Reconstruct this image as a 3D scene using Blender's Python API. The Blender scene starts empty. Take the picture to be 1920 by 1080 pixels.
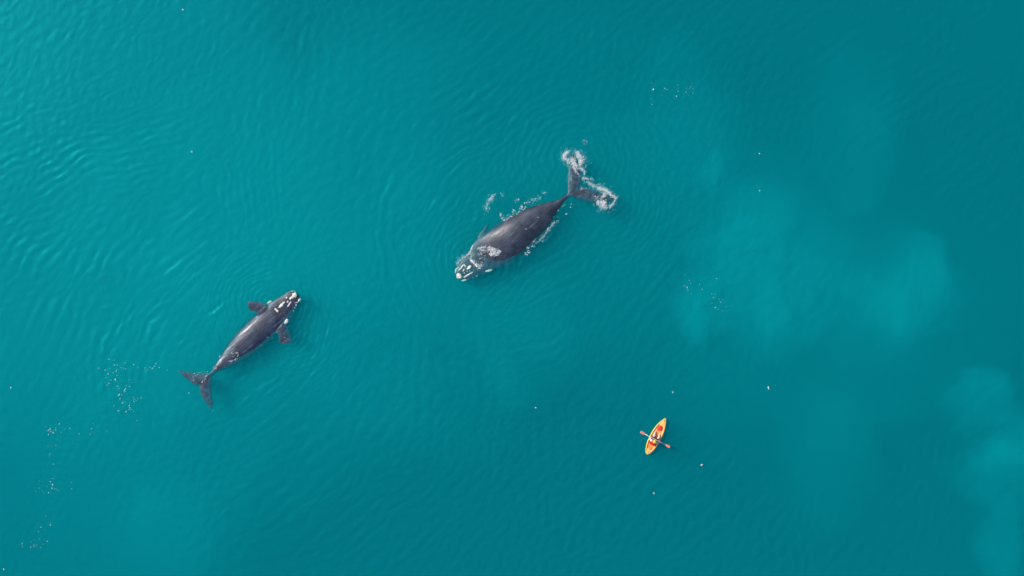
import bpy, bmesh, math, random
import numpy as np
from mathutils import Vector, Matrix, noise
from mathutils.bvhtree import BVHTree

# ------------------------------------------------------------------ camera, sky, sun, exposure
SC = bpy.context.scene
PXM = 24.0                                   # photograph pixels per metre on the water
HFOV = math.radians(50)
CAMH = 1920 / PXM / 2 / math.tan(HFOV / 2)
cd = bpy.data.cameras.new('camera'); cam = bpy.data.objects.new('camera', cd)
SC.collection.objects.link(cam); SC.camera = cam
cd.angle = HFOV; cd.clip_start = 1.0; cd.clip_end = 3000
cam.location = (0, 0, CAMH); cam.rotation_euler = (0, 0, 0)

SUN_AZ = math.atan2(-0.88, 0.47)             # clockwise from +Y
SUN_EL = math.radians(41)
w = bpy.data.worlds.new('World'); SC.world = w; w.use_nodes = True
nt = w.node_tree
sky = nt.nodes.new('ShaderNodeTexSky'); sky.sky_type = 'NISHITA'; sky.sun_disc = False
sky.sun_elevation = SUN_EL; sky.sun_rotation = SUN_AZ
sky.dust_density = 2.5; sky.air_density = 1.0
nt.links.new(sky.outputs[0], nt.nodes['Background'].inputs[0])
nt.nodes['Background'].inputs[1].default_value = 0.15
sl = bpy.data.lights.new('sun', 'SUN'); sun = bpy.data.objects.new('sun', sl)
SC.collection.objects.link(sun)
sl.energy = 3.7; sl.angle = math.radians(0.55); sl.color = (1.0, 0.97, 0.93)
sd = Vector((math.sin(SUN_AZ) * math.cos(SUN_EL), math.cos(SUN_AZ) * math.cos(SUN_EL), math.sin(SUN_EL)))
sun.rotation_euler = sd.to_track_quat('Z', 'Y').to_euler()
sun.location = sd * 150

SC.view_settings.view_transform = 'Standard'; SC.view_settings.look = 'None'
SC.view_settings.gamma = 1.0; SC.view_settings.exposure = -0.06
SC.render.engine = 'CYCLES'
cy = SC.cycles
cy.max_bounces = 7; cy.volume_bounces = 2; cy.transparent_max_bounces = 24
cy.diffuse_bounces = 3; cy.glossy_bounces = 3
cy.caustics_reflective = False; cy.caustics_refractive = False
cy.use_denoising = True
try: cy.denoiser = 'OPENIMAGEDENOISE'
except Exception: pass

RNG = np.random.default_rng(7)
random.seed(7)

# ------------------------------------------------------------------ helpers
def W(px, py, z=0.0):
    "photograph pixel -> metres on the water"
    return Vector(((px - 960) / PXM, (540 - py) / PXM, z))
def Z1(x, y): return (320 + x / 4.154, 530 + y / 4.154)
def Z2(x, y): return (830 + x / 3.856, 260 + y / 3.856)

def link(o, parent=None):
    SC.collection.objects.link(o)
    if parent is not None: o.parent = parent
    return o
def tag(o, label=None, cat=None, group=None, kind=None):
    if label: o['label'] = label
    if cat: o['category'] = cat
    if group: o['group'] = group
    if kind: o['kind'] = kind
    return o
def mesh_np(name, v, f, mat=None, parent=None, smooth=True):
    "v (n,3), f (m,k) arrays -> one object"
    me = bpy.data.meshes.new(name)
    v = np.asarray(v, np.float32); f = np.asarray(f, np.int32)
    m, k = f.shape
    me.vertices.add(len(v)); me.vertices.foreach_set('co', v.ravel())
    me.loops.add(m * k); me.loops.foreach_set('vertex_index', f.ravel())
    me.polygons.add(m)
    me.polygons.foreach_set('loop_start', np.arange(0, m * k, k, dtype=np.int32))
    me.polygons.foreach_set('loop_total', np.full(m, k, np.int32))
    me.update(calc_edges=True); me.validate()
    if smooth: me.polygons.foreach_set('use_smooth', np.ones(len(me.polygons), bool))
    if mat: me.materials.append(mat)
    return link(bpy.data.objects.new(name, me), parent)
def mesh_bm(name, bm, mat=None, parent=None, smooth=True):
    me = bpy.data.meshes.new(name); bm.normal_update(); bm.to_mesh(me); bm.free()
    if smooth: me.polygons.foreach_set('use_smooth', [True] * len(me.polygons))
    if mat: me.materials.append(mat)
    return link(bpy.data.objects.new(name, me), parent)
def empty(name, loc=(0, 0, 0), rz=0.0):
    o = bpy.data.objects.new(name, None); o.location = loc; o.rotation_euler = (0, 0, rz)
    o.empty_display_size = 0.3
    return link(o)

def catmull(P, n):
    P = np.asarray(P, float); m = len(P)
    t = np.linspace(0, m - 1, n); i = np.clip(t.astype(int), 0, m - 2); u = (t - i)[:, None]
    p0 = P[np.clip(i - 1, 0, m - 1)]; p1 = P[i]; p2 = P[i + 1]; p3 = P[np.clip(i + 2, 0, m - 1)]
    return 0.5 * (2 * p1 + (p2 - p0) * u + (2 * p0 - 5 * p1 + 4 * p2 - p3) * u ** 2 + (3 * p1 - p0 - 3 * p2 + p3) * u ** 3)

_lat = {}
def vnoise(x, y, seed=0):
    "smooth value noise, -1..1"
    if seed not in _lat: _lat[seed] = np.random.default_rng(1000 + seed).uniform(-1, 1, (256, 256))
    L = _lat[seed]
    xi = np.floor(x).astype(int); yi = np.floor(y).astype(int)
    u = x - xi; v = y - yi
    u = u * u * u * (u * (u * 6 - 15) + 10); v = v * v * v * (v * (v * 6 - 15) + 10)
    a = L[xi % 256, yi % 256]; b = L[(xi + 1) % 256, yi % 256]
    c = L[xi % 256, (yi + 1) % 256]; d = L[(xi + 1) % 256, (yi + 1) % 256]
    return (a * (1 - u) + b * u) * (1 - v) + (c * (1 - u) + d * u) * v
def fbm(x, y, seed=0, octv=4):
    r = 0; a = 1; s = 0
    for k in range(octv):
        r = r + a * vnoise(x * 2 ** k + 17.3 * k, y * 2 ** k - 9.1 * k, seed + k); s += a; a *= 0.5
    return r / s

# ------------------------------------------------------------------ materials
def new_mat(name):
    m = bpy.data.materials.new(name); m.use_nodes = True
    n = m.node_tree.nodes; return m, n, m.node_tree.links, n['Principled BSDF']
def plain(name, col, rough=0.5, var=0.12, scale=8.0, bump=0.0, spec=0.5):
    "one colour with procedural mottling"
    m, n, l, p = new_mat(name)
    p.inputs['Roughness'].default_value = rough; p.inputs['Specular IOR Level'].default_value = spec
    tc = n.new('ShaderNodeTexCoord'); nz = n.new('ShaderNodeTexNoise')
    nz.inputs['Scale'].default_value = scale; nz.inputs['Detail'].default_value = 4
    l.new(tc.outputs['Object'], nz.inputs['Vector'])
    r = n.new('ShaderNodeValToRGB')
    r.color_ramp.elements[0].position = 0.3; r.color_ramp.elements[1].position = 0.7
    r.color_ramp.elements[0].color = tuple(c * (1 - var) for c in col) + (1,)
    r.color_ramp.elements[1].color = tuple(min(1, c * (1 + var)) for c in col) + (1,)
    l.new(nz.outputs['Fac'], r.inputs['Fac']); l.new(r.outputs['Color'], p.inputs['Base Color'])
    if bump:
        b = n.new('ShaderNodeBump'); b.inputs['Strength'].default_value = bump; b.inputs['Distance'].default_value = 0.02
        l.new(nz.outputs['Fac'], b.inputs['Height']); l.new(b.outputs['Normal'], p.inputs['Normal'])
    return m

def water_material():
    m = bpy.data.materials.new('sea_water'); m.use_nodes = True
    n = m.node_tree.nodes; l = m.node_tree.links; n.clear()
    out = n.new('ShaderNodeOutputMaterial')
    tc = n.new('ShaderNodeTexCoord')
    nz = n.new('ShaderNodeTexNoise'); nz.inputs['Scale'].default_value = 1.6; nz.inputs['Detail'].default_value = 5
    mp = n.new('ShaderNodeMapping'); mp.inputs['Scale'].default_value = (1.0, 0.55, 1.0); mp.inputs['Rotation'].default_value = (0, 0, 0.5)
    l.new(tc.outputs['Object'], mp.inputs['Vector']); l.new(mp.outputs['Vector'], nz.inputs['Vector'])
    b = n.new('ShaderNodeBump'); b.inputs['Strength'].default_value = 0.55; b.inputs['Distance'].default_value = 0.03
    l.new(nz.outputs['Fac'], b.inputs['Height'])
    tr = n.new('ShaderNodeBsdfTransparent')
    di = n.new('ShaderNodeBsdfDiffuse'); di.inputs['Color'].default_value = (0.001, 0.42, 0.50, 1)
    l.new(b.outputs['Normal'], di.inputs['Normal'])
    gl = n.new('ShaderNodeBsdfGlossy'); gl.inputs['Roughness'].default_value = 0.235; gl.inputs['Color'].default_value = (0.035, 0.92, 1.0, 1)
    l.new(b.outputs['Normal'], gl.inputs['Normal'])
    # Schlick reflectance, the same seen from above and from below (the surface does not bend rays)
    ge = n.new('ShaderNodeNewGeometry'); dp = n.new('ShaderNodeVectorMath'); dp.operation = 'DOT_PRODUCT'
    l.new(ge.outputs['Incoming'], dp.inputs[0]); l.new(b.outputs['Normal'], dp.inputs[1])
    def mt(op, a, c=None):
        q = n.new('ShaderNodeMath'); q.operation = op; q.use_clamp = op == 'SUBTRACT'
        for i, v in enumerate((a, c)):
            if v is None: continue
            if isinstance(v, (int, float)): q.inputs[i].default_value = v
            else: l.new(v, q.inputs[i])
        return q.outputs[0]
    fr = mt('ADD', mt('MULTIPLY', mt('POWER', mt('SUBTRACT', 1.0, mt('ABSOLUTE', dp.outputs['Value'])), 5.0), 0.90), 0.065)
    m1 = n.new('ShaderNodeMixShader'); m1.inputs['Fac'].default_value = 0.10    # teal diffuse share added so the ripples show light and shade
    l.new(tr.outputs[0], m1.inputs[1]); l.new(di.outputs[0], m1.inputs[2])
    m2 = n.new('ShaderNodeMixShader')
    l.new(fr, m2.inputs['Fac']); l.new(m1.outputs[0], m2.inputs[1]); l.new(gl.outputs[0], m2.inputs[2])
    l.new(m2.outputs[0], out.inputs['Surface'])
    vs = n.new('ShaderNodeVolumeScatter'); vs.inputs['Color'].default_value = (0.005, 0.95, 1.0, 1); vs.inputs['Density'].default_value = WS
    va = n.new('ShaderNodeVolumeAbsorption'); va.inputs['Color'].default_value = (0.0, 0.895, 0.910, 1); va.inputs['Density'].default_value = WA
    ad = n.new('ShaderNodeAddShader'); l.new(vs.outputs[0], ad.inputs[0]); l.new(va.outputs[0], ad.inputs[1])
    l.new(ad.outputs[0], out.inputs['Volume'])
    return m
WS, WA = 0.160, 1.25

def seabed_material():
    m, n, l, p = new_mat('sand')
    p.inputs['Roughness'].default_value = 0.95
    tc = n.new('ShaderNodeTexCoord'); nz = n.new('ShaderNodeTexNoise')
    nz.inputs['Scale'].default_value = 0.09; nz.inputs['Detail'].default_value = 5
    l.new(tc.outputs['Object'], nz.inputs['Vector'])
    r = n.new('ShaderNodeValToRGB')
    r.color_ramp.elements[0].position = 0.32; r.color_ramp.elements[1].position = 0.62
    r.color_ramp.elements[0].color = (0.44, 0.39, 0.27, 1); r.color_ramp.elements[1].color = (0.64, 0.57, 0.42, 1)
    l.new(nz.outputs['Fac'], r.inputs['Fac']); l.new(r.outputs['Color'], p.inputs['Base Color'])
    return m

def skin_material(name, lo, hi, spec=0.65, r0=0.36, r1=0.54):
    m, n, l, p = new_mat(name)
    tc = n.new('ShaderNodeTexCoord')
    nz = n.new('ShaderNodeTexNoise'); nz.inputs['Scale'].default_value = 1.7; nz.inputs['Detail'].default_value = 7; nz.inputs['Roughness'].default_value = 0.66
    l.new(tc.outputs['Object'], nz.inputs['Vector'])
    r = n.new('ShaderNodeValToRGB')
    r.color_ramp.elements[0].position = 0.36; r.color_ramp.elements[1].position = 0.66
    r.color_ramp.elements[0].color = lo + (1,); r.color_ramp.elements[1].color = hi + (1,)
    l.new(nz.outputs['Fac'], r.inputs['Fac'])
    # sparse pale scars and scuffs
    vo = n.new('ShaderNodeTexNoise'); vo.inputs['Scale'].default_value = 3.2; vo.inputs['Detail'].default_value = 3
    l.new(tc.outputs['Object'], vo.inputs['Vector'])
    r2 = n.new('ShaderNodeValToRGB'); r2.color_ramp.elements[0].position = 0.70; r2.color_ramp.elements[1].position = 0.76
    r2.color_ramp.elements[0].color = (0, 0, 0, 1); r2.color_ramp.elements[1].color = (1, 1, 1, 1)
    l.new(vo.outputs['Fac'], r2.inputs['Fac'])
    wv = n.new('ShaderNodeTexNoise'); wv.inputs['Scale'].default_value = 2.6; wv.inputs['Detail'].default_value = 2
    wm = n.new('ShaderNodeMapping'); wm.vector_type = 'TEXTURE'; wm.inputs['Scale'].default_value = (3.2, 0.36, 1.0); wm.inputs['Rotation'].default_value = (0, 0, 0.70)
    l.new(tc.outputs['Object'], wm.inputs['Vector']); l.new(wm.outputs['Vector'], wv.inputs['Vector'])
    r3 = n.new('ShaderNodeValToRGB'); r3.color_ramp.elements[0].position = 0.66; r3.color_ramp.elements[1].position = 0.74
    l.new(wv.outputs['Fac'], r3.inputs['Fac'])
    sm_ = n.new('ShaderNodeMath'); sm_.operation = 'MULTIPLY'; sm_.inputs[1].default_value = 0.35; l.new(r3.outputs['Color'], sm_.inputs[0])
    ma = n.new('ShaderNodeMath'); ma.operation = 'MAXIMUM'; l.new(sm_.outputs[0], ma.inputs[0]); l.new(r2.outputs['Color'], ma.inputs[1])
    mx = n.new('ShaderNodeMix'); mx.data_type = 'RGBA'
    l.new(ma.outputs[0], mx.inputs['Factor']); l.new(r.outputs['Color'], mx.inputs['A'])
    mx.inputs['B'].default_value = (0.30, 0.30, 0.33, 1)
    l.new(mx.outputs['Result'], p.inputs['Base Color'])
    p.inputs['Roughness'].default_value = 0.42; p.inputs['Specular IOR Level'].default_value = spec
    rr = n.new('ShaderNodeMapRange'); rr.inputs['To Min'].default_value = r0; rr.inputs['To Max'].default_value = r1
    l.new(wv.outputs['Fac'], rr.inputs['Value']); rr.inputs['From Min'].default_value = 0.3; rr.inputs['From Max'].default_value = 0.7; l.new(rr.outputs['Result'], p.inputs['Roughness'])
    b = n.new('ShaderNodeBump'); b.inputs['Strength'].default_value = 0.35; b.inputs['Distance'].default_value = 0.06
    wl = n.new('ShaderNodeMath'); wl.operation = 'MULTIPLY_ADD'; wl.inputs[1].default_value = 0.5
    l.new(wv.outputs['Fac'], wl.inputs[0]); l.new(nz.outputs['Fac'], wl.inputs[2]); l.new(wl.outputs[0], b.inputs['Height']); l.new(b.outputs['Normal'], p.inputs['Normal'])
    return m

# ------------------------------------------------------------------ the setting: sea bed and water
def axis(half, step, far):
    a = np.arange(-half, half + 1e-6, step)
    out = [half + 2 ** k for k in range(1, 40) if half + 2 ** k < far] + [far]
    return np.concatenate([-np.array(out[::-1]), a, np.array(out)])
def grid_faces(nx, ny):
    i = np.arange(nx - 1); j = np.arange(ny - 1)
    I, J = np.meshgrid(i, j, indexing='ij'); a = (I * ny + J).ravel()
    return np.stack([a, a + ny, a + ny + 1, a + 1], 1)

def blob(X, Y, px, py, rx, ry=None, p=2.0):
    c = W(px, py); ry = ry or rx
    return np.exp(-(((X - c.x) / (rx / PXM)) ** 2 + ((Y - c.y) / (ry / PXM)) ** 2) ** (p / 2))

def seabed_depth(X, Y):
    d = 11 + 0.065 * X                      # shelves down to the right
    d -= 1.9 * blob(X, Y, 260, 330, 520, 420)
    d += 1.8 * blob(X, Y, 740, -20, 420, 110)
    d += 3.0 * blob(X, Y, 1950, 60, 420, 320)
    d += 2.4 * blob(X, Y, 1420, 1080, 330, 200)
    d += 1.6 * blob(X, Y, 600, 1080, 500, 190)
    d -= 0.9 * blob(X, Y, 620, 330, 260, 300)
    wx = X + 3 * fbm(X / 9, Y / 9, 50, 3); wy = Y + 3 * fbm(X / 9, Y / 9, 60, 3)
    d += 0.9 * fbm(wx / 11, wy / 11, 70, 4)
    return np.clip(d, 8, 15)

ax = axis(46, 0.4, 400); ay = axis(28, 0.4, 400)
X, Y = np.meshgrid(ax, ay, indexing='ij')
seabed = mesh_np('seabed', np.stack([X, Y, -seabed_depth(X, Y)], -1).reshape(-1, 3), grid_faces(len(ax), len(ay)), seabed_material())
tag(seabed, kind='structure')

# whale back lines used for the rings of ripples spreading from them
BIG = [W(*Z2(*p)) for p in ((115, 985), (280, 850), (480, 710), (700, 575), (860, 440), (960, 380))]
SMALL = [W(*Z1(*p)) for p in ((975, 85), (850, 240), (660, 420), (480, 570), (330, 690), (270, 760))]
def seg_dist(X, Y, pts):
    d = np.full(X.shape, 1e9)
    for a, b in zip(pts[:-1], pts[1:]):
        vx, vy = b.x - a.x, b.y - a.y
        t = np.clip(((X - a.x) * vx + (Y - a.y) * vy) / (vx * vx + vy * vy), 0, 1)
        d = np.minimum(d, np.hypot(X - a.x - t * vx, Y - a.y - t * vy))
    return d

def wave_height(X, Y):
    h = np.zeros_like(X)
    rng = np.random.default_rng(3)
    wx = X + 0.5 * fbm(X / 2.2, Y / 2.2, 5, 3); wy = Y + 0.5 * fbm(X / 2.2, Y / 2.2, 15, 3)
    # light chop: several trains, each living in its own patches
    for k in range(46):
        lam = 0.32 * (4.0 ** rng.random()); th = math.radians(-55 + rng.normal() * 45)
        kx, ky = math.cos(th) * 2 * math.pi / lam, math.sin(th) * 2 * math.pi / lam
        ox, oy = rng.uniform(-200, 200, 2)
        env = np.clip(vnoise(X / 7 + ox, Y / 7 + oy, 30 + k % 7) * 1.9 - 0.25, 0, 1)
        h += 0.00145 * lam * env * np.sin(kx * wx + ky * wy + rng.uniform(0, 6.28))
    h *= 0.65 + 1.6 / (1 + np.exp(-(X + 14 - 0.35 * Y) / 7))       # choppier away from the sheltered left
    # wind streaks upper left
    for (px, py, rx, ry, ang, lam, amp) in ((190, 270, 190, 90, -78, 0.62, 0.008), (90, 330, 140, 120, -62, 0.7, 0.007),
                                            (480, 360, 90, 90, 8, 0.6, 0.007), (120, 480, 190, 90, -35, 0.9, 0.008),
                                            (160, 620, 200, 140, -22, 1.0, 0.006), (760, 980, 160, 80, -48, 0.8, 0.007),
                                            (320, 880, 260, 120, -25, 0.8, 0.005), (1000, 900, 260, 120, -48, 0.9, 0.004)):
        th = math.radians(ang); kk = 2 * math.pi / lam
        h += amp * lam * blob(X, Y, px, py, rx, ry) * np.sin(kk * (math.cos(th) * wx + math.sin(th) * wy)) * (0.6 + 0.6 * vnoise(X / 1.3, Y / 1.3, 90))
    # rings round the whales
    for pts, c, A in ((BIG[2:5], (1000, 395), 1.0), (SMALL[2:5], (440, 640), 0.5)):
        d = np.maximum(seg_dist(X, Y, pts) - 0.6, 0) + 0.55 * fbm(X / 2.4, Y / 2.4, 22, 3) + 0.14 * fbm(X / .7, Y / .7, 26, 2)
        cc = W(*c); ang = np.arctan2(Y - cc.y, X - cc.x)
        def lobe(a0, wd): return np.exp(-((np.mod(ang - a0 + math.pi, 2 * math.pi) - math.pi) / wd) ** 2)
        A = A * (0.7 + 0.9 * lobe(math.radians(125), 0.7) + 0.5 * lobe(math.radians(-50), 0.6)) if pts[0] is BIG[2] else A * (0.6 + 0.9 * lobe(math.radians(160), 0.8))
        win = np.exp(-((d - 3.4) / 3.9) ** 2) * np.clip(d / 0.8, 0, 1)
        av = np.clip(0.40 + 1.1 * vnoise(ang * 1.9 + 50, d / 2.2 + 7, 41), 0.04, 0.85) * np.clip(0.7 + 0.8 * vnoise(X / 1.1, Y / 1.1, 44), .1, 1.3)
        for lam, ph, a in ((0.62, 0.0, 0.015), (0.86, 1.7, 0.024), (0.46, 3.1, 0.007)):
            h += A * a * win * av * np.sin(2 * math.pi * d / lam + ph)
        far = np.exp(-((d - 8) / 3.0) ** 2)
        h += A * 0.016 * far * av * np.sin(2 * math.pi * d / 0.9)
    # beaten water off the flukes
    for (px, py, lam, a, r) in ((1078, 300, 0.55, 0.008, 75), (1140, 375, 0.5, 0.008, 75), (900, 490, 0.5, 0.006, 70), (545, 625, 0.4, 0.004, 70), (500, 565, 0.4, 0.004, 70)):
        c = W(px, py); d = np.hypot(X - c.x, Y - c.y) + 0.3 * fbm(X / 1.1, Y / 1.1, 77, 3)
        h += 2 * a * blob(X, Y, px, py, r * 1.6) * np.sin(2 * math.pi * d / lam)
    c = W(1229, 817); d = np.hypot(X - c.x, Y - c.y) + 0.25 * fbm(X / 1.3, Y / 1.3, 81, 2)
    h += 0.004 * np.exp(-((d - 1.6) / 1.3) ** 2) * np.sin(2 * math.pi * d / 0.45)
    edge = np.clip((46 - np.abs(X)) / 4, 0, 1) * np.clip((28 - np.abs(Y)) / 4, 0, 1)
    return 2.0 * h * edge

ax = axis(44, 0.1, 380); ay = axis(25, 0.1, 380)
X, Y = np.meshgrid(ax, ay, indexing='ij'); nx, ny = X.shape
H = wave_height(X, Y)
# no ripple steeper than light airs allow: ease the amplitude where slopes pile up
gx, gy = np.gradient(H, ax, ay); g = np.hypot(gx, gy)
def box(a, r):
    for axis_ in (0, 1):
        c = np.cumsum(np.concatenate([np.repeat(np.take(a, [0], axis_), r + 1, axis_), a, np.repeat(np.take(a, [-1], axis_), r, axis_)], axis_), axis_)
        n_ = a.shape[axis_]; a = (np.take(c, range(2 * r + 1, 2 * r + 1 + n_), axis_) - np.take(c, range(0, n_), axis_)) / (2 * r + 1)
    return a
g = box(box(g, 4), 4)
H = H / np.sqrt(1 + (g / 0.21) ** 2)
gx, gy = np.gradient(H, ax, ay); g = box(box(np.hypot(gx, gy), 2), 3)
H = H / (1 + (g / 0.18) ** 6)
V = np.stack([X, Y, H], -1).reshape(-1, 3)
F = grid_faces(nx, ny)
# close the body of water below the bed so that it is a solid volume
nb = len(V)
ring = np.concatenate([np.arange(0, nx - 1) * ny, (nx - 1) * ny + np.arange(0, ny - 1),
                       np.arange(nx - 1, 0, -1) * ny + ny - 1, np.arange(ny - 1, 0, -1)])
lowv = V[ring].copy(); lowv[:, 2] = -16
lowc = np.array([[0, 0, -16.0]])
k = len(ring); lo = nb + np.arange(k)
side = np.stack([ring, lo, np.roll(lo, -1), np.roll(ring, -1)], 1)
bot = np.stack([lo, np.full(k, nb + k), np.roll(lo, -1)], 1)
me_v = np.concatenate([V, lowv, lowc])
WM = water_material()
water = mesh_np('water', me_v, np.concatenate([F, side[:, ::-1][:, ::-1]]), WM)
# the bottom as a fan of triangles
bm = bmesh.new(); bm.from_mesh(water.data); bm.verts.ensure_lookup_table()
for t in bot: bm.faces.new([bm.verts[int(i)] for i in t])
bmesh.ops.recalc_face_normals(bm, faces=bm.faces)
bm.to_mesh(water.data); bm.free()
water.data.polygons.foreach_set('use_smooth', np.ones(len(water.data.polygons), bool))
tag(water, kind='structure')

# ------------------------------------------------------------------ pale sediment drifting in the water
def sediment_material(name, dens):
    m = bpy.data.materials.new(name); m.use_nodes = True
    n = m.node_tree.nodes; l = m.node_tree.links; n.clear()
    out = n.new('ShaderNodeOutputMaterial')
    vs = n.new('ShaderNodeVolumeScatter'); vs.inputs['Color'].default_value = (0.03, 1.0, 0.88, 1); vs.inputs['Density'].default_value = dens
    l.new(vs.outputs[0], out.inputs['Volume'])
    return m
SED = sediment_material('suspended_sand', 0.40)
MILK = sediment_material('milky_water', 0.20)
def ico(sub=2, r=1.0):
    bm = bmesh.new(); bmesh.ops.create_icosphere(bm, subdivisions=sub, radius=r)
    v = np.array([x.co[:] for x in bm.verts]); f = np.array([[q.index for q in x.verts] for x in bm.faces]); bm.free()
    return v, f
def sediment_cloud(label, puffs, mat=None, name='sediment_cloud', cat='sediment cloud', group='pale sand clouds drifting under the surface', half=0.75):
    c0 = W(puffs[0][0], puffs[0][1])
    root = tag(empty(name, (c0.x, c0.y, -1.45)), label, cat, group, 'stuff')
    for i, (px, py, r, dz) in enumerate(puffs):
        v, f = ico(4)
        off = Vector((px * 0.11, py * 0.13, 0))
        d = np.array([1 + 0.42 * noise.noise(Vector(p) * 1.3 + off) + 0.24 * noise.noise(Vector(p) * 2.7 + off) + 0.10 * noise.noise(Vector(p) * 6 + off) for p in v])
        sq = random.uniform(.75, 1.25); q = v * np.array([sq, 1 / sq, 1]) * d[:, None] * np.array([r / PXM, r / PXM, half])
        q[:, 2] *= np.clip(1 - v[:, 0] ** 2 - v[:, 1] ** 2, 0, 1) ** 0.75       # thins out towards its rim
        c = W(px, py)
        q += np.array([c.x - c0.x, c.y - c0.y, dz])
        q[:, 2] = np.minimum(q[:, 2], 1.25)
        mesh_np('billow', q, f, mat or SED, root)
sediment_cloud('large pale green sand cloud with two billows, left of the right-hand one',
               [(1478, 548, 110, 0), (1420, 490, 110, -.1), (1415, 420, 90, .15), (1460, 585, 60, .25), (1370, 470, 80, .1), (1560, 545, 85, -.3), (1345, 320, 40, .0), (1490, 500, 130, -.4), (1440, 500, 150, -.3)])
sediment_cloud('pale turquoise sand cloud with rounded upper right edge',
               [(1715, 545, 105, 0), (1745, 520, 70, .2), (1690, 585, 65, .25), (1640, 560, 60, -.1), (1660, 560, 150, -.3)])
sediment_cloud('small faint sand cloud just left of the big one, below floating bubbles', [(1312, 606, 44, 0), (1320, 560, 60, .1), (1335, 580, 85, -.2)])
sediment_cloud('faint round sand cloud below the right-hand cloud, near the right border', [(1862, 722, 46, 0), (1850, 760, 80, -.2)])
sediment_cloud('ragged green sand cloud cut by the lower right border', [(1925, 830, 75, 0), (1880, 862, 52, .1), (1890, 1040, 75, -.1), (1905, 900, 100, -.2)])

sediment_cloud('broad milky turquoise water filling the upper left of the bay',
               [(230, 340, 560, -.1), (330, 420, 330, -.2), (630, 360, 380, -.2), (560, 540, 380, -.35)], MILK, 'milky_water', 'milky water', 'milky water bands', 1.25)
sediment_cloud('faint milky water band across the middle, under the broad whale',
               [(960, 400, 480, -.3)], MILK, 'milky_water', 'milky water', 'milky water bands', 1.0)
sediment_cloud('faint milky water in the lower left, round the loose bubble trails',
               [(220, 800, 400, -.2)], MILK, 'milky_water', 'milky water', 'milky water bands', 1.0)
sediment_cloud('faint milky water round the pale sand clouds at right',
               [(1540, 560, 380, -.3)], MILK, 'milky_water', 'milky water', 'milky water bands', 0.8)

sediment_cloud('soft paler streaks of water scattered over the centre and bottom',
               [(820, 760, 150, 0), (980, 640, 140, .1), (330, 1000, 130, 0), (1290, 250, 160, 0), (1620, 240, 150, -.1), (1560, 860, 130, 0)],
               MILK, 'milky_water', 'milky water', 'milky water bands', 0.7)

# ------------------------------------------------------------------ whales
def loft(bm, rings, cap=True):
    R = [[bm.verts.new(p) for p in r] for r in rings]
    n = len(R[0])
    for a, b in zip(R[:-1], R[1:]):
        for i in range(n):
            bm.faces.new([a[i], a[(i + 1) % n], b[(i + 1) % n], b[i]])
    if cap:
        bm.faces.new(R[0][::-1]); bm.faces.new(R[-1])

def body_rings(L, R, zt, h, hb, nst=72, nseg=40):
    A = catmull([[*W(*l)[:2], *W(*r)[:2], a, b, c] for l, r, a, b, c in zip(L, R, zt, h, hb)], nst)
    rings = []
    for k, (lx, ly, rx, ry, t, hh, bb) in enumerate(A):
        C = np.array([(lx + rx) / 2, (ly + ry) / 2]); u = 1.06 * np.array([(lx - rx) / 2, (ly - ry) / 2])
        rg = []
        for j in range(nseg):
            th = 2 * math.pi * j / nseg
            cs, sn = math.cos(th), math.sin(th)
            p = C + u * (abs(cs) ** 0.85) * (1 if cs > 0 else -1)
            z = t - hh + (hh if sn > 0 else bb) * (abs(sn) ** 0.95) * (1 if sn > 0 else -1)
            rg.append((p[0], p[1], z))
        rings.append(rg)
    return rings
def fin_rings(lead, trail, z0, z1, thick, n=26, nseg=20):
    A = catmull([[*W(*l)[:2], *W(*t)[:2]] for l, t in zip(lead, trail)], n)
    rings = []
    for k, (lx, ly, tx, ty) in enumerate(A):
        f = k / (n - 1); th = max(0.085, thick * (1 - 0.5 * f)); z = z0 + (z1 - z0) * f
        rg = []
        for j in range(nseg):
            a = 2 * math.pi * j / nseg
            c = 0.5 - 0.5 * math.cos(a)
            rg.append((lx + (tx - lx) * c, ly + (ty - ly) * c, z + 0.5 * th * math.sin(a) * (1 - 0.45 * c) + 0.06 * math.sin(f * 3.1) * (c - .5)))
        rings.append(rg)
    return rings

def make_whale(label, Z, L, R, zt, h, hb, fins, base_px, mat, voxel=0.042):
    c0 = W(*base_px, 0)
    root = tag(empty('whale', (c0.x, c0.y, -1.8)), label, 'whale', 'whales')
    bm = bmesh.new()
    loft(bm, body_rings([Z(*p) for p in L], [Z(*p) for p in R], zt, h, hb))
    for lead, trail, z0, z1, th in fins:
        loft(bm, fin_rings([Z(*p) for p in lead], [Z(*p) for p in trail], z0, z1, th))
    bmesh.ops.recalc_face_normals(bm, faces=bm.faces)
    bmesh.ops.translate(bm, verts=bm.verts, vec=-root.location)
    tmp = mesh_bm('tmp', bm)
    md = tmp.modifiers.new('r', 'REMESH'); md.mode = 'VOXEL'; md.voxel_size = voxel; md.use_smooth_shade = True
    sm = tmp.modifiers.new('s', 'SMOOTH'); sm.iterations = 7; sm.factor = 0.5
    dg = bpy.context.evaluated_depsgraph_get(); dg.update()
    me = bpy.data.meshes.new_from_object(tmp.evaluated_get(dg))
    bpy.data.objects.remove(tmp)
    me.name = 'body'; me.materials.clear(); me.materials.append(mat)
    me.polygons.foreach_set('use_smooth', np.ones(len(me.polygons), bool))
    body = link(bpy.data.objects.new('body', me), root)
    tree = BVHTree.FromPolygons([v.co[:] for v in me.vertices], [p.vertices[:] for p in me.polygons])
    def surf(px, py):
        p = W(px, py) - root.location
        hit = tree.ray_cast(Vector((p.x, p.y, 20)), Vector((0, 0, -1)))[0]
        if hit is None:
            hit = tree.find_nearest(Vector((p.x, p.y, -0.3 - root.location.z)))[0]
        return hit
    return root, surf

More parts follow.
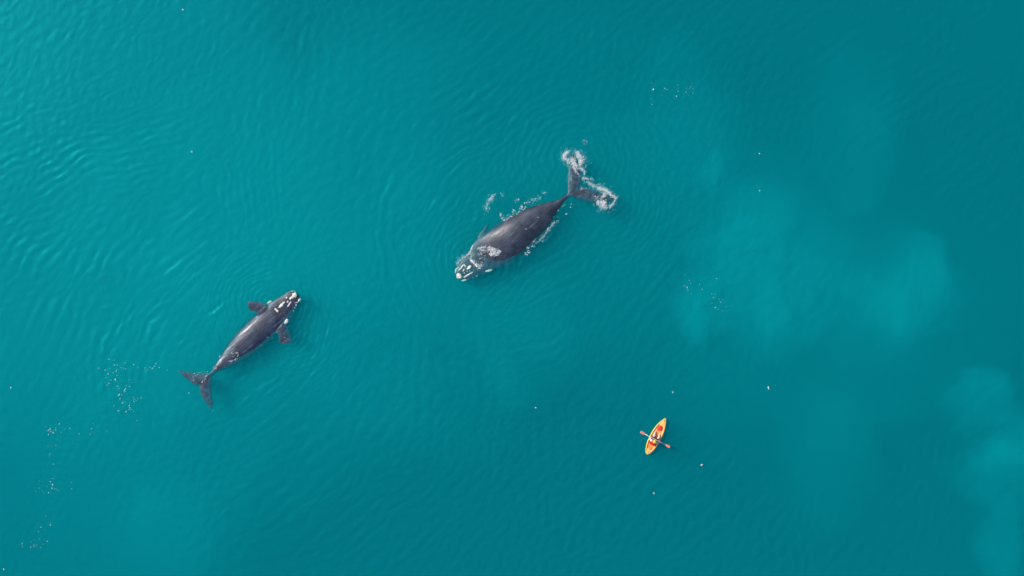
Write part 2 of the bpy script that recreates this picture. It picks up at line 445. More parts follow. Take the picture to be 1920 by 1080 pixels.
CAL = plain('callosity_crust', (0.66, 0.63, 0.54), 0.85, 0.22, 14.0, 0.6)
def callosity(root, surf, Zf, sc, pts, lift=0.0):
    "raised pale crust following the head: pts = (x, y, radius) in a zoomed view"
    vs, fs, n = [], [], 0
    dense = []
    for i, p in enumerate(pts):
        dense.append(p)
        if i + 1 < len(pts):
            q = pts[i + 1]; m = max(1, int(math.hypot(q[0] - p[0], q[1] - p[1]) / max(4, 0.7 * min(p[2], q[2]))))
            dense += [tuple(p[t] + (q[t] - p[t]) * k / m for t in range(3)) for k in range(1, m)]
    for (x, y, r) in dense:
        c = surf(*Zf(x, y)); rm = r / sc / PXM
        v, f = ico(3 if rm > 0.12 else 2)
        off = Vector((x * 0.37, y * 0.29, 0))
        d = np.array([1 + 0.34 * noise.noise(Vector(a) * 1.7 + off) + 0.2 * noise.noise(Vector(a) * 4.3 + off) for a in v])
        q = v * d[:, None] * np.array([rm, rm, min(0.10, 0.5 * rm + 0.03)])
        vs.append(q + np.array(c) + np.array([0, 0, lift])); fs.append(f + n); n += len(v)
    mesh_np('callosity', np.concatenate(vs), np.concatenate(fs), CAL, root)

SKIN_S = skin_material('whale_skin_slate', (0.003, 0.009, 0.026), (0.024, 0.042, 0.086), 0.62, 0.32, 0.58)
small, s_surf = make_whale(
    'slimmer slate whale with both short flippers spread and pale crusts, head toward upper right', Z1,
    [(960, 68), (915, 75), (850, 108), (780, 150), (725, 190), (670, 235), (600, 295), (535, 360), (475, 430), (425, 500), (385, 565), (350, 625), (318, 680), (292, 712), (272, 735)],
    [(992, 90), (1003, 140), (985, 185), (950, 240), (915, 300), (880, 350), (820, 415), (755, 472), (680, 535), (590, 590), (500, 640), (420, 675), (360, 695), (326, 724), (300, 745)],
    [.02, .05, .06, .06, .07, .10, .14, .15, .11, .05, .03, .02, .0, -.05, -.10],
    [.12, .17, .21, .25, .34, .48, .62, .66, .58, .44, .34, .26, .19, .14, .1],
    [.3, .7, 1.0, 1.2, 1.4, 1.4, 1.4, 1.4, 1.3, 1.1, .8, .55, .3, .16, .08],
    [([(318, 690), (285, 712), (230, 708), (170, 698), (110, 690), (50, 680)], [(275, 790), (240, 808), (200, 805), (160, 785), (105, 740), (50, 684)], -.06, -.045, .18),
     ([(318, 690), (322, 740), (318, 800), (320, 870), (328, 930), (325, 990)], [(235, 770), (222, 805), (222, 850), (245, 900), (280, 950), (318, 988)], -.06, -.045, .18),
     ([(770, 200), (728, 156), (690, 144), (640, 138), (598, 146)], [(680, 270), (652, 234), (634, 222), (614, 217), (604, 196)], -.035, -.02, .14),
     ([(880, 310), (912, 345), (932, 390), (940, 435), (932, 470)], [(810, 390), (834, 415), (842, 445), (855, 474), (890, 474)], -.035, -.02, .14)],
    (460, 630), SKIN_S)
Z6 = lambda x, y: (440 + x / 7.714, 530 + y / 7.714)
for pts in ([(870, 180, 36)], [(808, 126, 13), (830, 120, 17), (852, 112, 14)], [(940, 222, 17), (936, 248, 21), (926, 266, 12)],
            [(465, 305, 14), (490, 290, 22), (518, 276, 18)], [(760, 538, 18), (745, 560, 27), (732, 580, 22)],
            [(835, 212, 20), (808, 234, 14)], [(752, 222, 14), (762, 212, 9)], [(775, 272, 13), (768, 284, 9)], [(818, 282, 9), (800, 300, 11), (784, 330, 12), (770, 346, 7)],
            [(724, 284, 12), (704, 300, 17), (685, 325, 24), (664, 346, 20)], [(592, 380, 13), (606, 394, 16), (626, 412, 17)], [(640, 360, 9)],
            [(712, 175, 5)], [(745, 157, 7)], [(772, 150, 8)], [(790, 138, 7)], [(905, 285, 10)], [(890, 325, 11)], [(870, 362, 8)], [(848, 410, 8)], [(428, 316, 5)],
            [(800, 222, 8)], [(850, 225, 7)]):
    callosity(small, s_surf, Z6, 7.714, pts)

SKIN_B = skin_material('whale_skin_charcoal', (0.004, 0.009, 0.022), (0.027, 0.040, 0.074), 0.85, 0.34, 0.60)
big, b_surf = make_whale(
    'broad charcoal whale with back out of the water and foaming flukes, head toward lower left', Z2,
    [(92, 985), (100, 930), (145, 870), (195, 810), (235, 745), (300, 690), (380, 635), (450, 588), (540, 540), (630, 498), (720, 470), (800, 450), (862, 425), (905, 392), (935, 370)],
    [(120, 1015), (165, 1025), (245, 995), (330, 960), (410, 925), (490, 880), (570, 830), (640, 765), (705, 695), (765, 630), (805, 565), (842, 505), (880, 455), (925, 420), (955, 400)],
    [-.09, -.06, -.04, -.01, .03, .18, .42, .50, .43, .34, .24, .15, .07, -.03, -.13],
    [.12, .15, .18, .20, .26, .52, .92, .98, .8, .6, .44, .32, .24, .17, .1],
    [.3, .7, 1.0, 1.3, 1.5, 1.5, 1.5, 1.5, 1.4, 1.1, .8, .55, .3, .16, .08],
    [([(905, 420), (903, 370), (903, 310), (910, 240), (922, 170), (937, 110)], [(1010, 395), (1000, 340), (1000, 290), (998, 230), (985, 170), (945, 108)], -.07, -.045, .20),
     ([(900, 400), (950, 428), (1010, 447), (1090, 463), (1170, 470), (1235, 440)], [(985, 330), (1010, 348), (1060, 362), (1120, 382), (1185, 400), (1238, 428)], -.07, -.045, .20),
     ([(240, 760), (250, 705), (285, 655), (322, 612)], [(330, 720), (310, 685), (325, 645), (340, 616)], -.22, -.36, .26),
     ([(400, 880), (440, 925), (490, 915), (525, 880)], [(480, 820), (500, 850), (520, 862), (532, 872)], -.22, -.34, .26)],
    (975, 440), SKIN_B)
Z4 = lambda x, y: (840 + x / 9.82, 430 + y / 9.82)
for pts in ([(200, 850, 48), (215, 870, 44), (190, 880, 30)], [(195, 705, 12), (150, 735, 18), (138, 795, 13)], [(245, 940, 12), (285, 940, 20), (330, 932, 14)],
            [(205, 750, 18), (245, 712, 20), (275, 665, 18)], [(305, 880, 20), (370, 840, 18), (450, 792, 13)], [(370, 722, 28), (395, 700, 34), (410, 685, 26)],
            [(280, 768, 12), (296, 745, 15)], [(300, 804, 12)], [(350, 775, 11)], [(402, 766, 10)], [(420, 570, 16), (450, 590, 24), (480, 620, 20)],
            [(515, 650, 22), (535, 680, 18)], [(570, 716, 14), (590, 720, 12)], [(300, 655, 18), (325, 685, 14)],
            [(425, 390, 15), (440, 345, 21), (465, 295, 14)], [(705, 772, 15), (755, 762, 26), (805, 748, 13)], [(460, 890, 8)], [(515, 866, 6), (545, 855, 7)], [(245, 625, 8)], [(370, 915, 8)],
            [(590, 540, 10)]):
    callosity(big, b_surf, Z4, 9.82, pts)

# blowholes: two slits behind the crusts
BLOW = plain('blowhole_skin', (0.012, 0.012, 0.018), 0.4, 0.2, 20)
for root, surf, pts in ((small, s_surf, (Z6(640, 432), Z6(668, 462))), (big, b_surf, (Z4(640, 470), Z4(668, 510)))):
    for q in pts:
        c = surf(*q); v, f = ico(2)
        o = mesh_np('blowhole', v * np.array([.20, .045, .03]), f, BLOW, root); o.location = c; o.rotation_euler = (0, 0, 0.75)

# ------------------------------------------------------------------ foam and bubbles
FOAM = plain('sea_foam', (0.80, 0.83, 0.84), 0.55, 0.06, 12)
_n = FOAM.node_tree.nodes; _l = FOAM.node_tree.links
_t = _n.new('ShaderNodeBsdfTransparent'); _m = _n.new('ShaderNodeMixShader'); _m.inputs[0].default_value = 0.28
_l.new(_n['Principled BSDF'].outputs[0], _m.inputs[1]); _l.new(_t.outputs[0], _m.inputs[2]); _l.new(_m.outputs[0], _n['Material Output'].inputs['Surface'])
WASH = FOAM.copy(); WASH.name = 'foam_wash'
for _q in WASH.node_tree.nodes:
    if _q.type == 'MIX_SHADER': _q.inputs[0].default_value = 0.84
BUB = plain('bubble_white', (0.84, 0.86, 0.86), 0.5, 0.04, 12)
IV, IF = ico(1)
def foam(name, label, cat, blobs, group=None):
    "blobs: (px, py, z, radius m) -> one uneven mass of bubbles"
    vs, fs = [], []
    for i, (px, py, z, r) in enumerate(blobs):
        c = W(px, py, z); wash = r < 0; r = abs(r)
        s = np.array([r * random.uniform(1.0, 2.0), r * random.uniform(.5, .9), r * random.uniform(.3, .6)])
        if wash: s[2] = 0.012
        a = random.gauss(0.75, .7); ca, sa = math.cos(a), math.sin(a)
        q = IV * s * RNG.uniform(.8, 1.2, (len(IV), 1)); q = np.stack([q[:, 0] * ca - q[:, 1] * sa, q[:, 0] * sa + q[:, 1] * ca, q[:, 2]], 1)
        vs.append(q + np.array(c)); fs.append(IF + i * len(IV))
    o = mesh_np(name, np.concatenate(vs), np.concatenate(fs), FOAM); o.data.materials.append(WASH)
    o.data.polygons.foreach_set('material_index', np.repeat([1 if b_[3] < 0 else 0 for b_ in blobs], len(IF)).astype(np.int32))
    return tag(o, label, cat, group, 'stuff')
def stroke(Zf, sc, pts, wd, per_m, r0, r1, z=0.0, zs=0.02, clump=0.9):
    "bubbles strewn along a curve, thinning out to its sides, in clumps"
    P = np.array([W(*Zf(*p))[:2] for p in pts]); P = catmull(P, 60) if len(P) > 2 else np.stack([P[0] + (P[1] - P[0]) * t for t in np.linspace(0, 1, 60)])
    seg = np.hypot(*np.diff(P, axis=0).T); Ln = seg.sum(); cum = np.concatenate([[0], np.cumsum(seg)])
    out = []; wm = wd / sc / PXM
    for k in range(max(1, int(Ln * per_m * 3.6))):
        t = random.uniform(0, Ln); x = np.interp(t, cum, P[:, 0]) + random.gauss(0, wm); y = np.interp(t, cum, P[:, 1]) + random.gauss(0, wm)
        nn = noise.noise(Vector((x * 3.4, y * 3.4, 3.1))) + 0.7 * noise.noise(Vector((x * 9, y * 9, 9.1)))
        if nn < random.uniform(-.6, .6) * clump - .1 * (1 - clump): continue
        if random.random() < .35:      # aerated water below
            out.append((x * PXM + 960 + random.gauss(0, 3 + wd / sc), 540 - y * PXM + random.gauss(0, 3 + wd / sc), -.12 - .25 * random.random(), random.uniform(.015, .035)))
        if random.random() < .10:      # thin half-clear film
            out.append((x * PXM + 960 + random.gauss(0, 1.5), 540 - y * PXM + random.gauss(0, 1.5), z + .012 * random.random(), -random.uniform(.03, .07)))
            continue
        out.append((x * PXM + 960, 540 - y * PXM, z - 0.25 * max(0, random.random() - .6) * (z == 0) + random.gauss(0, zs), 0.46 * (r0 + (r1 - r0) * random.random() ** 2.2)))
    return out
def dots(Zf, pts, r0, r1, z=0.0, n=4, spread=2.0):
    out = []
    for p in pts:
        q = Zf(*p)
        for k in range(random.randint(max(1, n - 2), n + 1)):
            out.append((q[0] + random.gauss(0, spread), q[1] + random.gauss(0, spread), z, random.uniform(r0, r1)))
    return out
Z5 = lambda x, y: (1030 + x / 8.307, 270 + y / 8.307)
Z8 = lambda x, y: (900 + x / 9.0, 360 + y / 9.0)
S = lambda *a, **k: stroke(Z5, 8.307, *a, **k)
b = S([(320, 115), (255, 150), (230, 200), (250, 235), (310, 255)], 9, 320, .025, .07)
b += S([(450, 120), (440, 165), (475, 195), (505, 240), (470, 320), (400, 335), (345, 320), (335, 265)], 16, 420, .025, .085)
b += S([(330, 250), (380, 280), (400, 330), (430, 370)], 26, 420, .03, .09)
b += S([(470, 190), (490, 240), (470, 300)], 18, 420, .03, .10)
b += S([(400, 380), (425, 440), (475, 485)], 10, 150, .02, .06) + S([(490, 380), (545, 430), (540, 475)], 7, 200, .02, .06)
b += S([(310, 470), (360, 600)], 12, 40, .02, .05)
foam('foam', 'white foam churned over the upper fluke tip of the broad whale', 'foam', b)
b = S([(515, 530), (600, 540), (655, 545)], 6, 130, .02, .06) + S([(600, 590), (640, 620), (700, 660), (790, 695)], 10, 110, .02, .06)
b += S([(700, 640), (770, 625)], 6, 60, .02, .04)
foam('foam', 'thin broken line of foam between the two fluke lobes of the broad whale', 'foam', b)
b = S([(770, 690), (870, 720), (935, 765), (960, 805)], 11, 330, .025, .075) + S([(960, 800), (1030, 840), (1000, 920), (940, 985)], 6, 190, .02, .05)
b += S([(880, 765), (830, 850), (770, 900), (760, 920)], 14, 300, .025, .08) + S([(830, 860), (830, 920), (850, 970), (890, 990)], 22, 420, .025, .09)
b += S([(700, 820), (760, 860), (820, 900)], 20, 160, .02, .06) + S([(480, 680), (600, 740), (650, 740)], 12, 40, .02, .06)
foam('foam', 'white foam churned over the lower right fluke tip of the broad whale', 'foam', b)
S = lambda *a, **k: stroke(Z4, 9.82, *a, **k)
b = S([(770, 345), (850, 375), (935, 385), (950, 430), (880, 452), (790, 462)], 16, 480, .025, .085, z=.10, zs=.05)
b += S([(740, 325), (790, 370), (850, 420), (800, 450)], 22, 480, .03, .09, z=.08, zs=.05)
b += S([(550, 350), (640, 332), (740, 322)], 9, 200, .02, .055, z=.03) + S([(600, 400), (680, 390), (760, 380)], 22, 160, .02, .06, z=.03)
b += S([(560, 460), (600, 460), (650, 450)], 12, 120, .02, .06) + S([(600, 545), (640, 520), (740, 480)], 9, 60, .02, .05)
b += S([(480, 450), (420, 520), (400, 560)], 20, 100, .02, .05) + S([(430, 560), (520, 650), (600, 715)], 24, 120, .02, .055)
b += S([(615, 690), (620, 620), (660, 550)], 4, 60, .015, .03)
foam('foam', 'white wash breaking behind the blowholes of the broad whale', 'foam', b)
b = S([(160, 640), (250, 545), (350, 480), (430, 450)], 4, 130, .012, .03)
foam('foam', 'fine foam thread curving along the upper side of the broad whale head', 'foam', b)
S = lambda *a, **k: stroke(Z8, 9.0, *a, **k)
b = S([(400, 462), (440, 482), (530, 440), (620, 400), (705, 352)], 5, 260, .02, .055) + S([(520, 410), (545, 430)], 5, 150, .02, .05)
b += dots(Z8, [(350, 382), (375, 375), (345, 415), (375, 440), (550, 330), (580, 322)], .018, .045) + dots(Z8, [(685, 305), (665, 290), (710, 240), (765, 180), (740, 282), (770, 290), (770, 240)], .02, .05)
b += S([(600, 140), (655, 115)], 5, 60, .015, .035) + S([(900, 150), (960, 120), (1040, 78)], 6, 70, .015, .035) + S([(790, 200), (900, 120)], 14, 30, .015, .03) + S([(1060, 30), (1130, 10)], 5, 50, .015, .03) + S([(360, 50), (405, 20)], 5, 60, .015, .03)
foam('foam', 'foam and droplets along the upper left flank of the broad whale', 'foam', b)
b = S([(715, 905), (800, 850), (870, 835), (935, 780)], 8, 330, .02, .065) + S([(790, 880), (800, 950)], 6, 260, .02, .055) + S([(760, 880), (850, 850)], 14, 260, .02, .06)
b += S([(970, 850), (1100, 710), (1130, 650)], 8, 75, .015, .045) + S([(1130, 650), (1200, 570), (1260, 505)], 4, 130, .015, .035)
b += S([(1035, 645), (1080, 590), (1230, 410)], 6, 80, .02, .05) + dots(Z8, [(780, 1040), (812, 1020), (842, 998), (870, 925), (930, 905), (1330, 420), (1325, 480), (1320, 305), (1440, 240), (1575, 245), (1445, 350)], .018, .045)
foam('foam', 'foam and droplets along the lower right flank of the broad whale', 'foam', b)
b = stroke(Z8, 9.0, [(250, 45), (160, 140), (120, 230), (108, 300)], 5, 150, .012, .028, z=-.02, clump=.3)  # fine pale flecks drawn in for a glint on a small wave
foam('glint_streak', 'short curved pale glint streak on the water above the broad whale', 'foam', b)
# bubbles and thin marks over the slim whale
S = lambda *a, **k: stroke(Z1, 4.154, *a, **k)
b = S([(330, 680), (370, 635), (400, 605)], 2, 70, .012, .03, z=.04) + S([(400, 600), (450, 560), (480, 545)], 6, 40, .012, .03, z=.05) + S([(440, 610), (500, 600), (530, 560), (520, 540)], 3, 60, .01, .025, z=.1)
b += S([(470, 560), (500, 550)], 9, 60, .012, .03, z=.1) + S([(245, 780), (275, 740)], 2, 70, .01, .028) + S([(170, 725), (200, 718), (280, 712)], 3, 40, .01, .026)
b += dots(Z1, [(380, 572), (185, 705), (175, 765), (180, 740), (245, 770), (285, 700), (325, 1002), (140, 865), (152, 558)], .014, .034, n=2, spread=1)
foam('foam', 'faint bubbles and wet streaks over the tail of the slim slate whale', 'foam', b)
def specks(label, rects, r0=.014, r1=.038):
    b = []
    for (x0, y0, x1, y1, n) in rects:
        cx, cy = (x0 + x1) / 2, (y0 + y1) / 2
        for k in range(int(n * .7)):
            x = random.gauss(cx, (x1 - x0) / 3.4); y = random.gauss(cy, (y1 - y0) / 3.4)
            b.append((x, y, random.uniform(.0, .03), r0 + (r1 - r0) * random.random() ** 2))
    o = foam('bubbles', label, 'bubbles', b, 'drifting bubble clusters'); o.data.materials[0] = BUB
specks('dense cluster of white bubbles left of the slim whale tail', [(200, 685, 240, 745, 42), (215, 735, 262, 775, 50), (200, 685, 260, 695, 18)])
specks('few loose bubbles between the bubble cluster and the slim whale tail', [(245, 680, 320, 695, 14)])
specks('loose bubble trail at far left below the dense cluster', [(85, 800, 125, 815, 26), (80, 800, 110, 870, 12), (150, 800, 205, 830, 14)])
specks('sparse bubbles by the left border, lower down', [(70, 895, 130, 930, 20), (75, 910, 125, 920, 8)])
specks('sparse bubbles in the lower left corner', [(40, 1012, 100, 1028, 22), (60, 975, 95, 1000, 12)])
specks('scatter of bubbles above the broad whale flukes to the right', [(1215, 145, 1250, 190, 14), (1265, 155, 1300, 178, 18)])
specks('scatter of bubbles left of the pale sand cloud', [(1325, 540, 1362, 590, 24), (1275, 512, 1320, 545, 14)])
specks('few bubbles close above the upper fluke tip', [(1086, 262, 1105, 272, 14)])
for px, py, r, lab in ((343, 18, .06, 'lone white foam fleck near the top border at left'), (360, 284, .06, 'lone white foam fleck in upper left open water'),
                       (1004, 764, .065, 'lone white foam fleck in open water left of the kayak'), (1441, 727, .075, 'lone white foam fleck in open water right of the kayak'),
                       (1227, 925, .055, 'lone white foam fleck below the kayak'), (1424, 288, .05, 'upper of two white foam flecks above the pale sand cloud'),
                       (1425, 357, .05, 'lower of two white foam flecks above the pale sand cloud'), (20, 727, .05, 'lone white foam fleck at the left border'),
                       (1262, 735, .05, 'lone tiny foam fleck just above the kayak'), (7, 1068, .06, 'white foam fleck in the bottom left corner')):
    o = foam('foam_fleck', lab, 'foam fleck', [(px + random.gauss(0, .7), py + random.gauss(0, .7), .01, .62 * r * random.uniform(.6, 1)) for k in range(4)], 'lone foam flecks')
    del o['kind']; o.data.materials[0] = BUB
b = [(random.gauss(187, 9), random.gauss(521, 4), -.03, random.uniform(.02, .05)) for k in range(16)]
o = foam('seaweed_bits', 'tiny dark weed scraps floating in the left part of the water', 'seaweed', b)
o.data.materials.clear(); o.data.materials.append(plain('dark_weed', (0.012, 0.03, 0.03), 0.7))
o = foam('jellyfish', 'tiny pinkish jellyfish drifting right below the kayak', 'jellyfish', [(1316, 872, .0, .08), (1316.6, 872.6, .0, .05), (1315.2, 871.5, 0, .05)])
del o['kind']; o.data.materials.clear(); o.data.materials.append(plain('pink_jelly', (0.55, 0.42, 0.42), 0.35))

# ------------------------------------------------------------------ kayak
KX = math.atan2(783.5 - 850.5, -(1247 - 1212))   # heading of the bow (world)
KC = W(1229.5, 817); KA = math.atan2(850.5 - 783.5, 1247 - 1212)
KL, KB = 3.18, 0.42
HULL = plain('kayak_plastic', (0.90, 0.32, 0.08), 0.35, 0.10, 3.0)
DECK = plain('kayak_deck', (0.93, 0.55, 0.17), 0.4, 0.10, 5.0)
RIM_LIT = plain('kayak_lit_rim', (0.92, 0.56, 0.05), 0.35, 0.08, 5.0)  # yellower rim colour, the light on the left side painted in
RED = plain('red_fabric', (0.72, 0.03, 0.03), 0.7, 0.2, 9.0, 0.2)
BLACK = plain('black_strap', (0.02, 0.02, 0.022), 0.6)
kayak = tag(empty('kayak', (KC.x, KC.y, -0.10), KA), 'orange and yellow sit-on-top kayak with open cockpit, paddler aboard', 'kayak')
def khw(t):
    "half beam at t in -1 (stern) .. 1 (bow)"
    return KB * max(0.0, 1 - abs(t - 0.0) ** (2.1 if t > 0 else 2.6)) ** (0.95 if t > 0 else 0.72)
def kz(t): return 0.30 + 0.10 * abs(t) ** 2.5                # sheer height above local origin
ts = np.concatenate([[-1], np.linspace(-.985, .985, 47), [1]])
bm = bmesh.new(); rings = []
for t in ts:
    hw = max(khw(t), 0.012); z = kz(t); x = t * KL / 2
    k = min(1, hw / KB * 1.6)
    zb = 0.0 + (1 - k) * (z - 0.06)
    rings.append([(x, -hw, z - .03), (x, -hw * .99, z - .09), (x, -hw * .86, zb + .09), (x, -hw * .55, zb + .02), (x, 0, zb), (x, hw * .55, zb + .02), (x, hw * .86, zb + .09), (x, hw * .99, z - .09), (x, hw, z - .03), (x, hw * .97, z - .03), (x, 0, z - .06), (x, -hw * .97, z - .03)])
loft(bm, rings); bmesh.ops.recalc_face_normals(bm, faces=bm.faces)
mesh_bm('hull', bm, HULL, kayak)
# deck: a shaped sheet with rounded rim, a sunken cockpit and foot wells
def deck_z(t, s):
    "s in -1..1 across"
    z = kz(t) + 0.015 - 0.02 * abs(s) ** 3 + 0.02 * (1 - s * s) * abs(t)
    well = 1 / (1 + math.exp((abs(t + .08) - .60) * 26)) / (1 + math.exp((abs(s) - .66) * 22))
    return z - 0.17 * well
bm = bmesh.new(); G = []
ss = np.linspace(-1, 1, 29); tt = np.linspace(-.992, .992, 90)
for t in tt:
    hw = max(khw(t) * .985, .008)
    G.append([bm.verts.new((t * KL / 2, hw * s, deck_z(t, s))) for s in ss])
for a, b in zip(G[:-1], G[1:]):
    for i in range(len(ss) - 1): bm.faces.new([a[i], b[i], b[i + 1], a[i + 1]])
bmesh.ops.recalc_face_normals(bm, faces=bm.faces)
dk = mesh_bm('deck', bm, DECK, kayak)
md = dk.modifiers.new('thickness', 'SOLIDIFY'); md.thickness = 0.012
def tube(bm, P, r, n=10, closed=False):
    P = [Vector(p) for p in P]; rings = []
    for i, p in enumerate(P):
        a = P[i - 1] if i or closed else p; c = P[(i + 1) % len(P)] if i + 1 < len(P) or closed else p
        d = (c - a).normalized(); q = d.to_track_quat('Z', 'Y').to_matrix()
        rr = r[i] if hasattr(r, '__len__') else r
        rings.append([p + q @ Vector((rr * math.cos(2 * math.pi * k / n), rr * math.sin(2 * math.pi * k / n), 0)) for k in range(n)])
    loft(bm, rings)
for s in (1, -1):
    bm = bmesh.new()
    tube(bm, [(t * KL / 2, s * khw(t) * .955, kz(t) + .012) for t in np.linspace(-.985, .985, 60)], [0.045 * (1 - abs(t) ** 6 * .6) for t in np.linspace(-.985, .985, 60)])
    mesh_bm('gunwale', bm, RIM_LIT if s > 0 else HULL, kayak)  # left gunwale coloured as lit, right one in the hull orange
def rbox(bm, c, size, bev=.02, rot=None):
    r = bmesh.ops.create_cube(bm, size=1.0)['verts']
    bmesh.ops.scale(bm, vec=size, verts=r)
    bmesh.ops.bevel(bm, geom=list({e for v in r for e in v.link_edges}), offset=bev, segments=3, profile=.5, affect='EDGES')
    vs = list(bm.verts)
    if rot: bmesh.ops.rotate(bm, cent=(0, 0, 0), matrix=Matrix.Rotation(rot, 3, 'Y'), verts=vs)
    bmesh.ops.translate(bm, vec=c, verts=vs)
bm = bmesh.new(); rbox(bm, (-.42, 0, .185), (.40, .44, .07), .03); mesh_bm('seat', bm, RED, kayak)
bm = bmesh.new(); rbox(bm, (-.68, 0, .36), (.09, .46, .34), .04, -.3); mesh_bm('seat_back', bm, RED, kayak)
for s in (1, -1):
    bm = bmesh.new(); tube(bm, [(-.66, s * .22, .40), (-.45, s * .30, .36), (-.2, s * .385, .33)], .012, 8); mesh_bm('seat_strap', bm, BLACK, kayak)
    bm = bmesh.new(); rbox(bm, (.50, s * .19, .16), (.10, .14, .05), .015); mesh_bm('foot_rest', bm, DECK, kayak)
for x, hz in ((1.40, .40), (-1.42, .40)):
    bm = bmesh.new(); tube(bm, [(x - .07, 0, hz - .01), (x - .05, 0, hz + .03), (x + .05, 0, hz + .03), (x + .07, 0, hz - .01)], .012, 8); mesh_bm('carry_handle', bm, BLACK, kayak)
bm = bmesh.new(); bmesh.ops.create_cone(bm, cap_ends=True, segments=28, radius1=.11, radius2=.10, depth=.03)
bmesh.ops.translate(bm, vec=(-1.08, 0, .36), verts=bm.verts); mesh_bm('hatch', bm, HULL, kayak, smooth=False)

def kchild(name, label, cat, z=-.10):
    return tag(empty(name, (KC.x, KC.y, z), KA), label, cat)
bag = kchild('dry_bag', 'red dry bag lying in the kayak in front of the paddler feet', 'bag')
bm = bmesh.new()
P = np.linspace(-.19, .19, 15)
rings = []
for x in P:
    f = 1 - (abs(x) / .21) ** 4 * .8
    rings.append([(.68 + x, math.cos(a) * .19 * f * (1 + .06 * math.sin(3 * a + x * 20)), .27 + math.sin(a) * .10 * f) for a in np.linspace(0, 2 * math.pi, 24, endpoint=False)])
loft(bm, rings); bmesh.ops.recalc_face_normals(bm, faces=bm.faces)
mesh_bm('bag_body', bm, RED, bag)
bm = bmesh.new(); tube(bm, [(.86, -.13, .29), (.885, 0, .30), (.86, .13, .29)], .022, 8); mesh_bm('rolled_closure', bm, plain('dark_red_webbing', (.28, .02, .02), .7), bag)

# ------------------------------------------------------------------ paddle
paddle = kchild('paddle', 'double-bladed paddle with white shaft and salmon pink blades held across the kayak', 'paddle')
PX, PZ = -.24, .66
SHAFT = plain('paddle_shaft_white', (.80, .80, .78), .35, .04)
BLADE = plain('paddle_blade_salmon', (.80, .22, .14), .4, .08)
HP = 1.30
def shaft_z(y): return PZ + .035 * y
bm = bmesh.new(); tube(bm, [(PX, -HP + .40, shaft_z(-HP + .4)), (PX, 0, PZ), (PX, HP - .40, shaft_z(HP - .4))], .022, 12)
mesh_bm('shaft', bm, SHAFT, paddle)
for s in (1, -1):
    bm = bmesh.new(); rings = []
    for f in np.linspace(0, 1, 18):
        y = s * (HP - .47 + .47 * f)
        wdt = .02 + .085 * math.sin(min(1, f * 1.5) * math.pi / 2) ** 1.4 * (1 - max(0, f - .75) ** 2 * 9)
        rings.append([(PX + wdt * math.cos(a), y, shaft_z(y) + .008 * math.sin(a) + .10 * wdt * math.cos(a) + .05 * math.sin(f * 3) * (wdt * math.cos(a)) ** 2 * 8) for a in np.linspace(0, 2 * math.pi, 16, endpoint=False)])
    loft(bm, rings); bmesh.ops.recalc_face_normals(bm, faces=bm.faces)
    mesh_bm('blade', bm, BLADE, paddle)
    bm = bmesh.new(); tube(bm, [(PX, s * .62, shaft_z(s * .62)), (PX, s * .65, shaft_z(s * .65))], .03, 12); mesh_bm('drip_ring', bm, BLACK, paddle)

# ------------------------------------------------------------------ paddler
person = kchild('person', 'person in red vest, white shirt, yellow hat and navy shorts paddling the kayak', 'person')
SKINM = plain('skin', (.80, .62, .52), .55, .08, 9)
V_, E_, R_ = [], [], []
def J(p, r, par=None):
    V_.append(p); R_.append(r); i = len(V_) - 1
    if par is not None: E_.append((par, i))
    return i
pel = J((-.44, 0, .30), (.15, .12)); sp = J((-.46, 0, .44), (.13, .105), pel); ch = J((-.45, 0, .60), (.15, .11), sp)
nk0 = J((-.44, 0, .715), (.075, .07), ch); nk = J((-.425, 0, .77), (.055, .055), nk0); hd0 = J((-.405, 0, .84), (.075, .085), nk); hd = J((-.40, 0, .92), (.078, .092), hd0); hd2 = J((-.40, 0, .985), (.055, .065), hd)
for s in (1, -1):
    hip = J((-.42, s * .10, .29), (.09, .09), pel); th = J((-.2, s * .17, .40), (.09, .09), hip); kn = J((.03, s * .205, .49), (.075, .07), th)
    cf = J((.16, s * .20, .37), (.068, .07), kn); an = J((.36, s * .17, .23), (.036, .04), cf); hl = J((.39, s * .17, .20), (.04, .04), an); to = J((.47, s * .18, .29), (.035, .045), hl); J((.49, s * .18, .33), (.025, .04), to)
    sh = J((-.45, s * .19, .67), (.065, .065), ch); el = J((-.42, s * .36, .48), (.045, .045), sh); fm = J((-.35, s * .37, .55), (.042, .042), el); wr = J((-.285, s * .355, shaft_z(s * .355) + .005), (.027, .03), fm)
    y0 = s * .345; zz = shaft_z(y0)
    pm = J((PX - .025, y0, zz + .028), (.024, .035), wr)
    for k, (dy, ln) in enumerate(((-.033, .92), (-.011, 1.0), (.011, .96), (.033, .8))):
        r0 = J((PX - .002, y0 + dy, zz + .034), (.009, .009), pm); r1 = J((PX + .026 * ln, y0 + dy, zz + .018), (.009, .009), r0)
        r2 = J((PX + .027 * ln, y0 + dy, zz - .012), (.0085, .0085), r1); J((PX + .004, y0 + dy * .95, zz - .029), (.008, .008), r2)
    t0 = J((PX - .030, y0 - s * .036, zz + .004), (.011, .011), pm); t1 = J((PX - .016, y0 - s * .045, zz - .022), (.010, .010), t0); J((PX + .006, y0 - s * .040, zz - .031), (.009, .009), t1)
me = bpy.data.meshes.new('body'); me.from_pydata(V_, E_, [])
tmp = link(bpy.data.objects.new('tmp', me))
md = tmp.modifiers.new('skin', 'SKIN')
for i, r in enumerate(R_): me.skin_vertices[0].data[i].radius = r
me.skin_vertices[0].data[0].use_root = True
md.use_smooth_shade = True
tmp.modifiers.new('sub', 'SUBSURF').levels = 2; tmp.modifiers['sub'].render_levels = 2
dg = bpy.context.evaluated_depsgraph_get(); dg.update()
bme = bpy.data.meshes.new_from_object(tmp.evaluated_get(dg)); bpy.data.objects.remove(tmp)
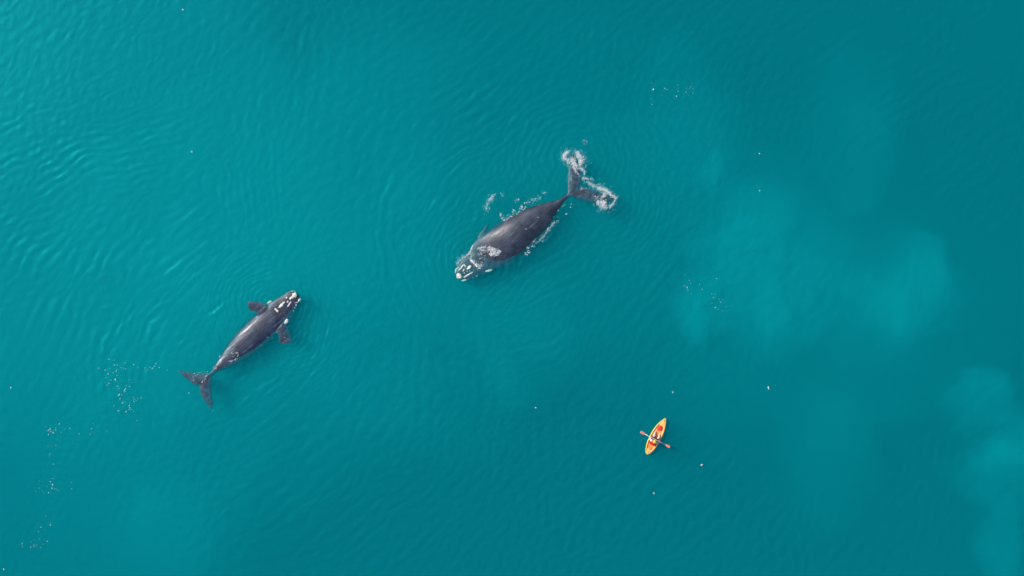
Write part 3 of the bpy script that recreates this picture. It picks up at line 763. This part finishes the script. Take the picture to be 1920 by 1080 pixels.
bme.name = 'body'; bme.materials.clear(); bme.materials.append(SKINM)
pbody = link(bpy.data.objects.new('body', bme), person)
DARK = plain('dark_eye', (.02, .015, .015), .3)
for s in (1, -1):
    v, f = ico(2); o = mesh_np('eye', v * .011, f, DARK, pbody); o.location = (-.318, s * .032, .90)
    o = mesh_np('ear', v * np.array([.02, .011, .032]), f, SKINM, pbody); o.location = (-.40, s * .086, .89)
v, f = ico(2)
o = mesh_np('nose', v * np.array([.020, .013, .024]), f, SKINM, pbody); o.location = (-.312, 0, .872)
o = mesh_np('mouth', v * np.array([.008, .026, .006]), f, plain('lips', (.45, .17, .15), .5), pbody); o.location = (-.318, 0, .838)
def shell(name, rings, mat, thick=.012):
    bm = bmesh.new(); loft(bm, rings, cap=False); bmesh.ops.recalc_face_normals(bm, faces=bm.faces)
    o = mesh_bm(name, bm, mat, person); md = o.modifiers.new('cloth', 'SOLIDIFY'); md.thickness = thick; md.offset = 1
    return o
def ell(c, rx, ry, n=28, tilt=0): return [(c[0] + rx * math.cos(a), c[1] + ry * math.sin(a), c[2] + tilt * math.cos(a) + .004 * math.sin(5 * a)) for a in np.linspace(0, 2 * math.pi, n, endpoint=False)]
shell('vest', [ell((-.45, 0, .36), .135, .185), ell((-.46, 0, .45), .14, .185), ell((-.455, 0, .55), .155, .195), ell((-.45, 0, .64), .15, .19), ell((-.45, 0, .70), .125, .165), ell((-.44, 0, .735), .085, .115)], RED, .03)
SHIRT = plain('white_shirt', (.78, .76, .74), .8, .06, 12, .2)
for s in (1, -1):
    bm = bmesh.new(); tube(bm, [(-.45, s * .15, .69), (-.445, s * .21, .655), (-.435, s * .285, .565), (-.42, s * .345, .495)], [.075, .08, .066, .06], 16); mesh_bm('sleeve', bm, SHIRT, person)
NAVY = plain('navy_shorts', (.015, .022, .06), .8, .2, 12, .2)
for s in (1, -1):
    bm = bmesh.new(); tube(bm, [(-.47, s * .085, .29), (-.36, s * .115, .325), (-.2, s * .17, .40), (-.10, s * .19, .44)], [.115, .11, .098, .09], 18); mesh_bm('shorts_leg', bm, NAVY, person)
HAIR = plain('brown_hair', (.06, .035, .02), .6)
v, f = ico(3); k = v[:, 2] > -.35
o = mesh_np('hair', v * np.array([.092, .092, .10]), f, HAIR, person); o.location = (-.418, 0, .915)
HAT = plain('yellow_straw', (.86, .62, .10), .75, .12, 30, .3)
hat = mesh_bm('hat', (lambda bm: (loft(bm, [ell((-.40, 0, .955), .165, .155, 30, -.012), ell((-.40, 0, .968), .10, .096, 30), ell((-.40, 0, 1.02), .094, .09, 30), ell((-.40, 0, 1.05), .06, .058, 30), ell((-.40, 0, 1.055), .01, .01, 30)]), bm)[1])(bmesh.new()), HAT, person)
bm = bmesh.new(); loft(bm, [ell((-.40, 0, .972), .103, .099, 30), ell((-.40, 0, .992), .101, .097, 30)], cap=False); mesh_bm('hat_band', bm, RED, hat)
